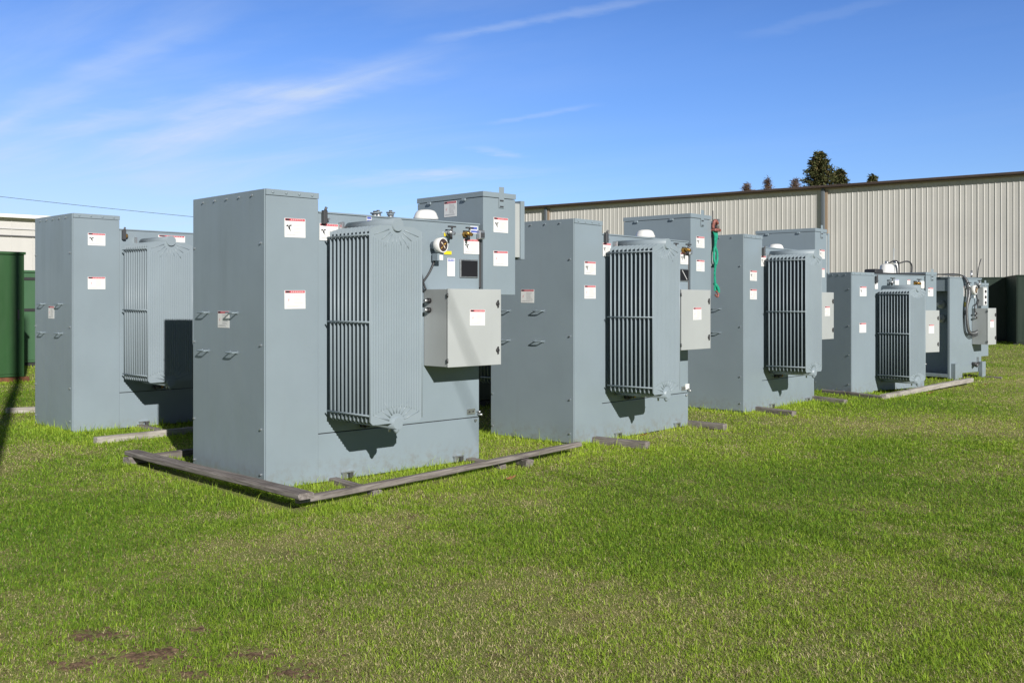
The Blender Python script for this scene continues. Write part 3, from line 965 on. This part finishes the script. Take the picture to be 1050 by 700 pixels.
# ------------------------------------------------------------------ pole off the left edge (its shadow crosses the lawn) and overhead wire
def pole():
    x, y = -.4206 * 4 - .53 * .907, .907 * 4 - .53 * .4206
    b = MB()
    b.cyl((0, 0, -.4), (0, 0, 10.0), .10, M['pole'], r1=.075, n=20)
    o = b.build('utility_pole', None, (x, y, gz(x, y)))
    tag(o, 'wooden utility pole just outside the left edge whose shadow crosses the grass', 'pole')
pole()
def cable():
    # runs between poles behind the viewer; its soft shadow slants over the white control box
    a = Vector((*local(T1, T1[2], 1.77, -.36), 1.57)); b_ = Vector((*local(T1, T1[2], 2.06, -.36), 1.02))
    s1 = 19.0; s2 = s1 + (a.z - b_.z) / TO_SUN.z
    p, q = a + TO_SUN * s1, b_ + TO_SUN * s2
    d = (q - p).normalized()
    b = MB(); b.tube([p - d * 9, p - d * 3, p + d * 3, p + d * 14], .017, M['cable'], n=8, sub=1)
    o = b.build('overhead_cable')
    tag(o, 'heavy overhead cable whose faint shadow slants across the white control box', 'cable')
cable()
def wire():
    b = MB()
    p0 = Vector((-31.0, 52.0, 7.72)); p1 = Vector((.7, 58.75, 5.22))
    pts = []
    for i in range(41):
        t = i / 40
        p = p0.lerp(p1, t); p.z -= 4 * .25 * t * (1 - t)
        pts.append(p)
    b.tube(pts, .013, M['cable'], n=6, sub=1)
    o = b.build('overhead_wire')
    tag(o, 'thin overhead wire sagging across the sky above the rear left transformer', 'wire')
wire()

# ------------------------------------------------------------------ trees behind the warehouse
def needle_mat(name, c1, c2, c3):
    m, N, p = new_mat(name)
    at = N.n('ShaderNodeAttribute', attribute_name='tint')
    c = N.mix(N.ramp(at.outputs['Fac'], 0, .6), c1, c2)
    c = N.mix(N.ramp(at.outputs['Fac'], .75, 1), c, c3)
    N.l(c, p.inputs['Base Color']); p.inputs['Roughness'].default_value = .8
    p.inputs['Specular IOR Level'].default_value = .2
    return m
M['needle'] = needle_mat('spruce_needles', (.035, .044, .016), (.075, .082, .028), (.15, .11, .05))
M['twig'] = needle_mat('bare_twigs', (.10, .065, .045), (.15, .10, .07), (.20, .14, .10))
M['bark'] = simple('bark', (.09, .065, .045), .9, var=.3, scale=3)

def conifer(x, y, H, R, seed, label, bare=False, lo=.25):
    r = np.random.default_rng(seed)
    z0 = gz(x, y)
    root = empty('conifer_tree' if not bare else 'bare_tree', (x, y, z0))
    b = MB(); b.cyl((0, 0, -.2), (0, 0, H * .97), .22 * H / 12, M['bark'], r1=.015, n=10)
    V, Fc, tint = [], [], []
    k = 0
    nb = int(240 * (H / 12))
    for i in range(nb):
        t = lo + (1 - lo) * (i / nb) ** .85
        z = H * t
        L = R * ((1 - t) / (1 - lo)) ** (.62 if not bare else .8) * (r.uniform(.72, 1.1) if not bare else r.uniform(.25, 1.35)) + .12
        az = i * 2.4 + r.uniform(-.5, .5)
        dirv = np.array([cos(az), sin(az), r.uniform(-.10, .22) + (.5 if bare else .25) * t])
        dirv /= np.linalg.norm(dirv)
        end = dirv * L
        if i % 2 == 0:
            b.cyl((0, 0, z), (end[0] * .8, end[1] * .8, z + end[2] * .8), .03, M['bark'], r1=.008, n=5)
        m = int(26 + 34 * L) if not bare else int(8 + 14 * L)
        for j in range(m):
            s = r.uniform(.12, 1.0)
            c = np.array([0, 0, z]) + dirv * L * s + r.normal(0, .10 + .05 * (1 - s), 3) * np.array([1, 1, .7])
            sz = r.uniform(.07, .17) if not bare else r.uniform(.10, .30)
            a1 = dirv * r.uniform(.5, 1.2) + r.normal(0, .55, 3); a1 /= np.linalg.norm(a1)
            a2 = np.cross(a1, r.normal(0, 1, 3)); a2 /= np.linalg.norm(a2) + 1e-6
            wd = sz * (.10 if bare else .36)
            V += [c - a1 * sz, c + a2 * wd, c + a1 * sz, c - a2 * wd]
            Fc.append((k, k + 1, k + 2, k + 3)); k += 4
            tt = r.uniform(0, 1)
            tint += [tt] * 4
    b.build('trunk', root)
    me = bpy.data.meshes.new('crown')
    me.from_pydata([tuple(v) for v in V], [], Fc)
    at = me.attributes.new('tint', 'FLOAT', 'POINT'); at.data.foreach_set('value', tint)
    me.materials.append(M['twig' if bare else 'needle'])
    link('crown', me, root)
    tag(root, label, 'tree', 'trees beyond the warehouse roof')
def far(px, py, Y):
    return ((px - 525) / F_PX * Y, Y, CAM_H + (HORIZON - py) / F_PX * Y)
for (px, py, Y, R, sd, lab, bare, lo) in (
    (840, 157, 80, 3.1, 1, 'tall dark spruce rising above the warehouse roof', False, .3),
    (861, 175, 82, 1.9, 2, 'small dark conifer tip just right of the tall spruce', False, .4),
    (895, 181, 84, 1.3, 3, 'faint conifer tip farthest right above the warehouse roof', False, .4),
    (787, 184, 86, 2.0, 4, 'reddish brown tree tip left of the tall spruce over the roof', True, .4),
    (766, 189, 90, 2.6, 5, 'low bare treetop barely showing at the left over the warehouse roof', True, .4),
    (815, 185, 88, 2.4, 6, 'bare treetop between the reddish tree and the tall spruce', True, .4)):
    x, y, z = far(px, py, Y)
    conifer(x, y, z - .3, R, sd, lab, bare, lo)

# ------------------------------------------------------------------ grass
def vnoise(x, y, s, seed):
    x = x / s; y = y / s
    xi = np.floor(x).astype(np.int64); yi = np.floor(y).astype(np.int64)
    fx = x - xi; fy = y - yi
    fx = fx * fx * (3 - 2 * fx); fy = fy * fy * (3 - 2 * fy)
    def h(a, b):
        v = np.sin((a * 127.1 + b * 311.7 + seed * 74.7)) * 43758.5453
        return v - np.floor(v)
    return (h(xi, yi) * (1 - fx) + h(xi + 1, yi) * fx) * (1 - fy) + (h(xi, yi + 1) * (1 - fx) + h(xi + 1, yi + 1) * fx) * fy
def fbm(x, y, s, seed, o=3):
    t = 0; a = .5; n_ = 0
    for k in range(o):
        t = t + a * vnoise(x, y, s, seed + k * 13); n_ += a; a *= .55; s *= .48
    return t / n_

def ground_pt(px, py):
    z = 0.0
    for _ in range(20):
        Y = F_PX * (CAM_H - z) / (py - HORIZON); X = (px - 525) / F_PX * Y
        z = gz(X, Y)
    return X, Y
SOIL = [(*ground_pt(px, py), r) for px, py, r in ((85, 652, .06), (112, 651, .035), (140, 674, .10), (165, 671, .08), (262, 671, .07), (80, 681, .05), (300, 690, .07), (940, 684, .035), (205, 646, .035), (880, 650, .04), (575, 637, .035), (195, 692, .05))]

pts = []
def scatter(y0, y1, dens):
    A = .5 * ((.62 * y0 + 1.5) * 2 + (.62 * y1 + 1.5) * 2) * (y1 - y0)
    n_ = int(A * dens)
    y = rng.uniform(y0, y1, int(n_ * 1.6)); hw = .62 * y + 1.5
    keep = rng.uniform(0, 1, len(y)) < hw / (.62 * y1 + 1.5)
    y = y[keep]; hw = hw[keep]
    x = rng.uniform(-1, 1, len(y)) * hw
    pts.append((x, y))
scatter(2.6, 5.5, 14000)
scatter(5.5, 8, 10500)
scatter(8, 12, 5600)
scatter(12, 18, 2300)
scatter(18, 28, 850)
scatter(28, 46, 260)
X = np.concatenate([p[0] for p in pts]); Y = np.concatenate([p[1] for p in pts])

def loc_np(T, x, y):
    a = radians(T[2]); dx, dy = x - T[0], y - T[1]
    return dx * sin(a) + dy * cos(a), -dx * cos(a) + dy * sin(a)
edge = np.full(len(X), 9.0)
inside = np.zeros(len(X), bool)
for (ox, oy, a, u0, u1, v0, v1) in UNITS:
    u, v = loc_np((ox, oy, a), X, Y)
    dx = np.maximum(np.maximum(u0 - u, u - u1), 0); dy = np.maximum(np.maximum(v0 - v, v - v1), 0)
    d = np.hypot(dx, dy)
    inside |= (u > u0 + .02) & (u < u1 - .02) & (v > v0 + .02) & (v < v1 - .02)
    edge = np.minimum(edge, d)
for a_, b_, w in TIMBERS:
    L = hypot(b_[0] - a_[0], b_[1] - a_[1]); ux, uy = (b_[0] - a_[0]) / L, (b_[1] - a_[1]) / L
    s = (X - a_[0]) * ux + (Y - a_[1]) * uy; t = -(X - a_[0]) * uy + (Y - a_[1]) * ux
    inside |= (s > -.01) & (s < L + .01) & (np.abs(t) < w / 2 + .012)
    d = np.hypot(np.maximum(np.maximum(-s, s - L), 0), np.maximum(np.abs(t) - w / 2, 0))
    edge = np.minimum(edge, d + .12)

lush = fbm(X, Y, 1.7, 3)            # lush / worn patches
fine = fbm(X, Y, .28, 9)
clump = fbm(X, Y, .11, 21, 2)
soil = np.zeros(len(X))
for sx, sy, r in SOIL:
    soil = np.maximum(soil, np.exp(-(((X - sx) / (r * 1.5)) ** 2 + ((Y - sy) / r) ** 2)))
near_unit = np.exp(-np.maximum(edge, 0) / .26)
keep = ~inside
cover = .50 + .9 * (lush - .5) + .9 * (fine - .45) + .8 * (clump - .45) + .5 * near_unit
cover -= 1.35 * soil * (.5 + 1.2 * fine)
cover = np.where(Y > 12, np.maximum(cover, .7), cover)
keep &= rng.uniform(0, 1, len(X)) < np.clip(cover + .38, .30 * (1 - .8 * soil), 1)
X, Y, lush, fine, clump, near_unit, soil = [q[keep] for q in (X, Y, lush, fine, clump, near_unit, soil)]
nB = len(X)
Z = gz_np(X, Y)
dist = np.hypot(X, Y)
# dead thatch versus living blades
broad = fbm(X, Y, 4.6, 41)
pdead = np.clip(.33 - .8 * (broad - .5) - 1.2 * (lush - .5) - .8 * (fine - .5) - .5 * (clump - .5) + .25 * soil - .25 * near_unit, .08, .72)
dead = rng.uniform(0, 1, nB) < pdead
hgt = rng.gamma(5, .0047, nB) * (.70 + .8 * (lush - .3)) * (.45 + 1.1 * clump) + .010
hgt *= 1 + 1.25 * near_unit
hgt = np.where(dead, hgt * .7, hgt)
hgt *= np.where(rng.uniform(0, 1, nB) < .03, 1.7, 1)
wid = np.maximum(rng.uniform(.0010, .0021, nB), .00024 * dist * rng.uniform(.7, 1.3, nB))
az = rng.uniform(0, 2 * pi, nB)
lean = np.where(dead, rng.uniform(.7, 1.5, nB), np.clip(np.abs(rng.normal(1.02, .40, nB)) - .5 * near_unit, .02, 1.5))
bend = rng.uniform(.1, .8, nB)
dx, dy = np.cos(az), np.sin(az)
tw = az + pi / 2 + rng.normal(0, .4, nB)
sx, sy = np.cos(tw) * wid, np.sin(tw) * wid
h1 = hgt * .55; l1 = lean; l2 = np.minimum(lean + bend, 1.6)
x1 = X + dx * h1 * np.sin(l1); y1 = Y + dy * h1 * np.sin(l1); z1 = Z + h1 * np.cos(l1)
x2 = x1 + dx * (hgt - h1) * np.sin(l2); y2 = y1 + dy * (hgt - h1) * np.sin(l2); z2 = z1 + (hgt - h1) * np.cos(l2)
co = np.empty((nB, 5, 3), np.float32)
co[:, 0] = np.stack([X - sx, Y - sy, Z - .004], 1); co[:, 1] = np.stack([X + sx, Y + sy, Z - .004], 1)
co[:, 2] = np.stack([x1 + sx * .8, y1 + sy * .8, z1], 1); co[:, 3] = np.stack([x1 - sx * .8, y1 - sy * .8, z1], 1)
co[:, 4] = np.stack([x2, y2, np.maximum(z2, Z + .002)], 1)
base = (np.arange(nB) * 5)[:, None]
loops = (base + np.array([0, 1, 2, 3, 3, 2, 4])[None, :]).astype(np.int32).ravel()
starts = (np.arange(nB) * 7)[:, None] + np.array([0, 4])[None, :]
me = bpy.data.meshes.new('grass')
me.vertices.add(nB * 5); me.vertices.foreach_set('co', co.ravel())
me.loops.add(nB * 7); me.loops.foreach_set('vertex_index', loops)
me.polygons.add(nB * 2); me.polygons.foreach_set('loop_start', starts.astype(np.int32).ravel())
me.update(calc_edges=True)
# colour of each blade: the plant's own colour only
g1 = np.array([.125, .25, .024]); g2 = np.array([.285, .415, .046]); g3 = np.array([.42, .54, .062]); st = np.array([.68, .61, .36]); br = np.array([.40, .32, .18])
m1 = rng.uniform(0, 1, nB)[:, None]
mixl = np.clip(.42 + 1.1 * (.55 - lush) + 1.1 * (.5 - broad) + rng.normal(0, .25, nB), 0, 1)[:, None]
c = g1 * (1 - mixl) + g2 * mixl
yl = np.clip(.20 + .9 * (.5 - broad) + .65 * near_unit + rng.normal(0, .3, nB), 0, 1)[:, None]
c = c * (1 - yl) + g3 * yl
cd = st * (1 - m1 * .75) + br * m1 * .75
c = np.where(dead[:, None], cd, c) * rng.uniform(.85, 1.45, nB)[:, None]
cc = np.ones((nB, 5, 4), np.float32); cc[:, :, :3] = np.clip(c, 0, 1)[:, None, :]
at = me.attributes.new('tint', 'FLOAT_COLOR', 'POINT'); at.data.foreach_set('color', cc.ravel())
gm, N, p = new_mat('grass_blades')
a_ = N.n('ShaderNodeAttribute', attribute_name='tint')
N.l(a_.outputs['Color'], p.inputs['Base Color'])
p.inputs['Roughness'].default_value = .55; p.inputs['Specular IOR Level'].default_value = .25
tr = N.n('ShaderNodeBsdfTranslucent')
N.l(N.mix(1.0, a_.outputs['Color'], (1.15, 1.15, .6), 'MULTIPLY'), tr.inputs['Color'])
mx = N.n('ShaderNodeMixShader'); mx.inputs[0].default_value = .42
N.l(p.outputs[0], mx.inputs[1]); N.l(tr.outputs[0], mx.inputs[2])
N.l(mx.outputs[0], gm.node_tree.nodes['Material Output'].inputs['Surface'])
me.materials.append(gm)
tag(link('grass', me), 'short patchy lawn grass with straw and bright tufts around the transformers', 'grass', kind='stuff')
print('blades', nB)

# ------------------------------------------------------------------ crumbs of bare earth in the worn spots
b = MB()
M['earth'] = simple('dark_earth', (.13, .088, .058), .95, spec=.1, var=.45, scale=35)
rc = random.Random(5)
for (sx_, sy_, r_) in SOIL:
    if sx_ > -.3: continue
    for k in range(int(900 * r_ * r_ / .01) // 10 + 22):
        a1, d1 = rc.uniform(0, 2 * pi), r_ * abs(rc.gauss(0, 1.15))
        x, y = sx_ + cos(a1) * d1 * 1.7, sy_ + sin(a1) * d1
        q = rc.uniform(.003, .011) * (1.5 if rc.random() < .1 else 1)
        z = gz(x, y) + q * .2
        r3 = bmesh.ops.create_icosphere(b.bm, subdivisions=1, radius=q)
        for v in r3['verts']:
            v.co = Vector((v.co.x * 1.5 * rc.uniform(.8, 1.25) + x, v.co.y * 1.4 * rc.uniform(.8, 1.25) + y, v.co.z * .7 + z))
        b._paint(list({f for v in r3['verts'] for f in v.link_faces}), M['earth'])
tag(b.build('soil'), 'dark crumbly bare soil showing through the lawn in the foreground', 'soil', kind='stuff')

# ------------------------------------------------------------------ fallen leaves
def leaf(px, py, s, rot, label):
    x, y = ground_pt(px, py)
    b = MB()
    out = [(0, -.5), (.22, -.3), (.42, .0), (.25, .12), (.3, .38), (.08, .3), (0, .6), (-.1, .28), (-.32, .3), (-.24, .08), (-.4, -.05), (-.2, -.32)]
    ctr = b.bm.verts.new((0, 0, .0)); ctr2 = b.bm.verts.new((0, 0, .003))
    vs = [b.bm.verts.new((p[0] * s, p[1] * s, .28 * s * (p[0] ** 2 + p[1] ** 2) * 1.6)) for p in out]
    v2 = [b.bm.verts.new((p[0] * s, p[1] * s, .003 + .28 * s * (p[0] ** 2 + p[1] ** 2) * 1.6)) for p in out]
    n_ = len(vs)
    fs = [b.bm.faces.new((ctr, vs[(i + 1) % n_], vs[i])) for i in range(n_)] + [b.bm.faces.new((ctr2, v2[i], v2[(i + 1) % n_])) for i in range(n_)] + [b.bm.faces.new((vs[i], vs[(i + 1) % n_], v2[(i + 1) % n_], v2[i])) for i in range(n_)]
    b._paint(fs, M['leaf'])
    o = b.build('fallen_leaf', None, (x, y, gz(x, y) + .035), (rot * .35, .2, rot * 5))
    tag(o, label, 'leaf', 'dead leaves on the grass')
leaf(524, 494, .10, .9, 'orange dead leaf on the grass below the propped end of the brown timber')
leaf(660, 449, .12, .7, 'tan dead leaf in taller grass beside the second transformer in the row')
leaf(954, 405, .13, .8, 'dead leaf by the long pale timber')
leaf(1010, 396, .12, .6, 'dead leaf on the lawn at the far right, right of the pale timber')

# ------------------------------------------------------------------ sky
w = bpy.data.worlds.new('World'); sc.world = w; w.use_nodes = True
N = NT(w.node_tree)
bg = w.node_tree.nodes['Background']
sky = N.n('ShaderNodeTexSky', sky_type='NISHITA', sun_disc=False)
sky.sun_elevation = SUN_EL; sky.sun_rotation = atan2(.4206, -.9072)
sky.altitude = 100; sky.air_density = 1.0; sky.dust_density = .25; sky.ozone_density = 2.5
tc = N.n('ShaderNodeTexCoord')
sep = N.n('ShaderNodeSeparateXYZ'); N.l(tc.outputs['Generated'], sep.inputs[0])
zz = N.math('MAXIMUM', sep.outputs[2], .03)
pxx = N.math('DIVIDE', sep.outputs[0], zz); pyy = N.math('DIVIDE', sep.outputs[1], zz)
cmb = N.n('ShaderNodeCombineXYZ'); N.l(pxx, cmb.inputs[0]); N.l(pyy, cmb.inputs[1])
Pv = cmb.outputs[0]
# thin cirrus, combed along one wind direction
def comb(deg, a, b, off=0.0):
    ca, sa = cos(radians(deg)), sin(radians(deg))
    t = N.math('ADD', N.math('MULTIPLY', pxx, ca * a), N.math('MULTIPLY_ADD', pyy, sa * a, off))
    d = N.math('ADD', N.math('MULTIPLY', pxx, -sa * b), N.math('MULTIPLY', pyy, ca * b))
    c_ = N.n('ShaderNodeCombineXYZ'); N.l(t, c_.inputs[0]); N.l(d, c_.inputs[1])
    return c_.outputs[0]
n1 = N.noise(comb(-47, .22, .95), 1.0, 9, .6, .7)
n2 = N.noise(comb(-35, .16, .30, 4.3), 1.0, 4, .5, .3)
left = N.ramp(N.math('DIVIDE', sep.outputs[0], N.math('MAXIMUM', sep.outputs[1], .05)), -.55, .15, 1.0, .10)
cir = N.math('MULTIPLY', N.math('MULTIPLY', N.ramp(n1, .36, .80), N.ramp(n2, .34, .66)), left)
cir = N.math('MULTIPLY', cir, .75)
fib = N.ramp(N.noise(comb(-47, .5, 3.2), 1.3, 7, .62, .5), .28, .72, .45, 1.0)
# thin veil low over the left half
veil = N.math('MULTIPLY', N.ramp(sep.outputs[2], .02, .30, .50, 0.0), left)
cir = N.math('ADD', cir, veil)
def sky_dir(px, py):
    dz = (HORIZON - py) / F_PX
    return ((px - 525) / F_PX / dz, 1 / dz)
def streak(a, b, w0, amp):
    A, B = sky_dir(*a), sky_dir(*b)
    dx_, dy_ = B[0] - A[0], B[1] - A[1]; L = hypot(dx_, dy_); ux, uy = dx_ / L, dy_ / L
    rx = N.math('SUBTRACT', pxx, A[0]); ry = N.math('SUBTRACT', pyy, A[1])
    t = N.math('ADD', N.math('MULTIPLY', rx, ux), N.math('MULTIPLY', ry, uy))
    d = N.math('ABSOLUTE', N.math('ADD', N.math('MULTIPLY', rx, -uy), N.math('MULTIPLY', ry, ux)))
    wob = N.math('MULTIPLY', N.math('SUBTRACT', N.noise(Pv, 3.2 / L * 2, 5, .6), .5), w0 * 1.6)
    d = N.math('ABSOLUTE', N.math('ADD', d, wob))
    m = N.ramp(d, 0, w0, 1, 0)
    m = N.math('MULTIPLY', m, N.math('MULTIPLY', N.ramp(t, -.1 * L, .25 * L), N.ramp(t, .75 * L, 1.1 * L, 1, 0)))
    return N.math('MULTIPLY', m, amp)
for s_ in (((430, 43), (690, -4), .075, .15), ((-40, 150), (240, 0), .18, .24), ((110, 160), (440, 60), .30, .30), ((40, 138), (330, 84), .26, .24),
           ((500, 128), (612, 107), .08, .12), ((486, 150), (530, 162), .14, .26), ((760, 40), (930, -6), .10, .05), ((330, 190), (560, 172), .5, .22),
           ((380, 178), (480, 176), .3, .22), ((250, 130), (470, 38), .16, .14)):
    k_ = streak(*s_)
    if s_[2] > .12: k_ = N.math('MULTIPLY', k_, fib)
    cir = N.math('ADD', cir, N.math('MULTIPLY', k_, 1.35))
cir = N.math('MINIMUM', cir, .75)
hs = N.n('ShaderNodeHueSaturation'); hs.inputs['Saturation'].default_value = 1.12; hs.inputs['Hue'].default_value = .502
N.l(sky.outputs[0], hs.inputs['Color'])
# low band brightened; overhead and behind the camera dimmed to cut fill light
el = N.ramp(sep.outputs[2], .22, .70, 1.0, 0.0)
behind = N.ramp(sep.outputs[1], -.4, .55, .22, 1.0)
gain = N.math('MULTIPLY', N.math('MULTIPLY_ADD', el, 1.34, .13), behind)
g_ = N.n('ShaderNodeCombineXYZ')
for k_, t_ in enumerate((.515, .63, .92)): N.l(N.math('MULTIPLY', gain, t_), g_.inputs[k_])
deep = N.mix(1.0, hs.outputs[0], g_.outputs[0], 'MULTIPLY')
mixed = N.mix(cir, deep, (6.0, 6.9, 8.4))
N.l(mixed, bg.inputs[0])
bg.inputs[1].default_value = .10
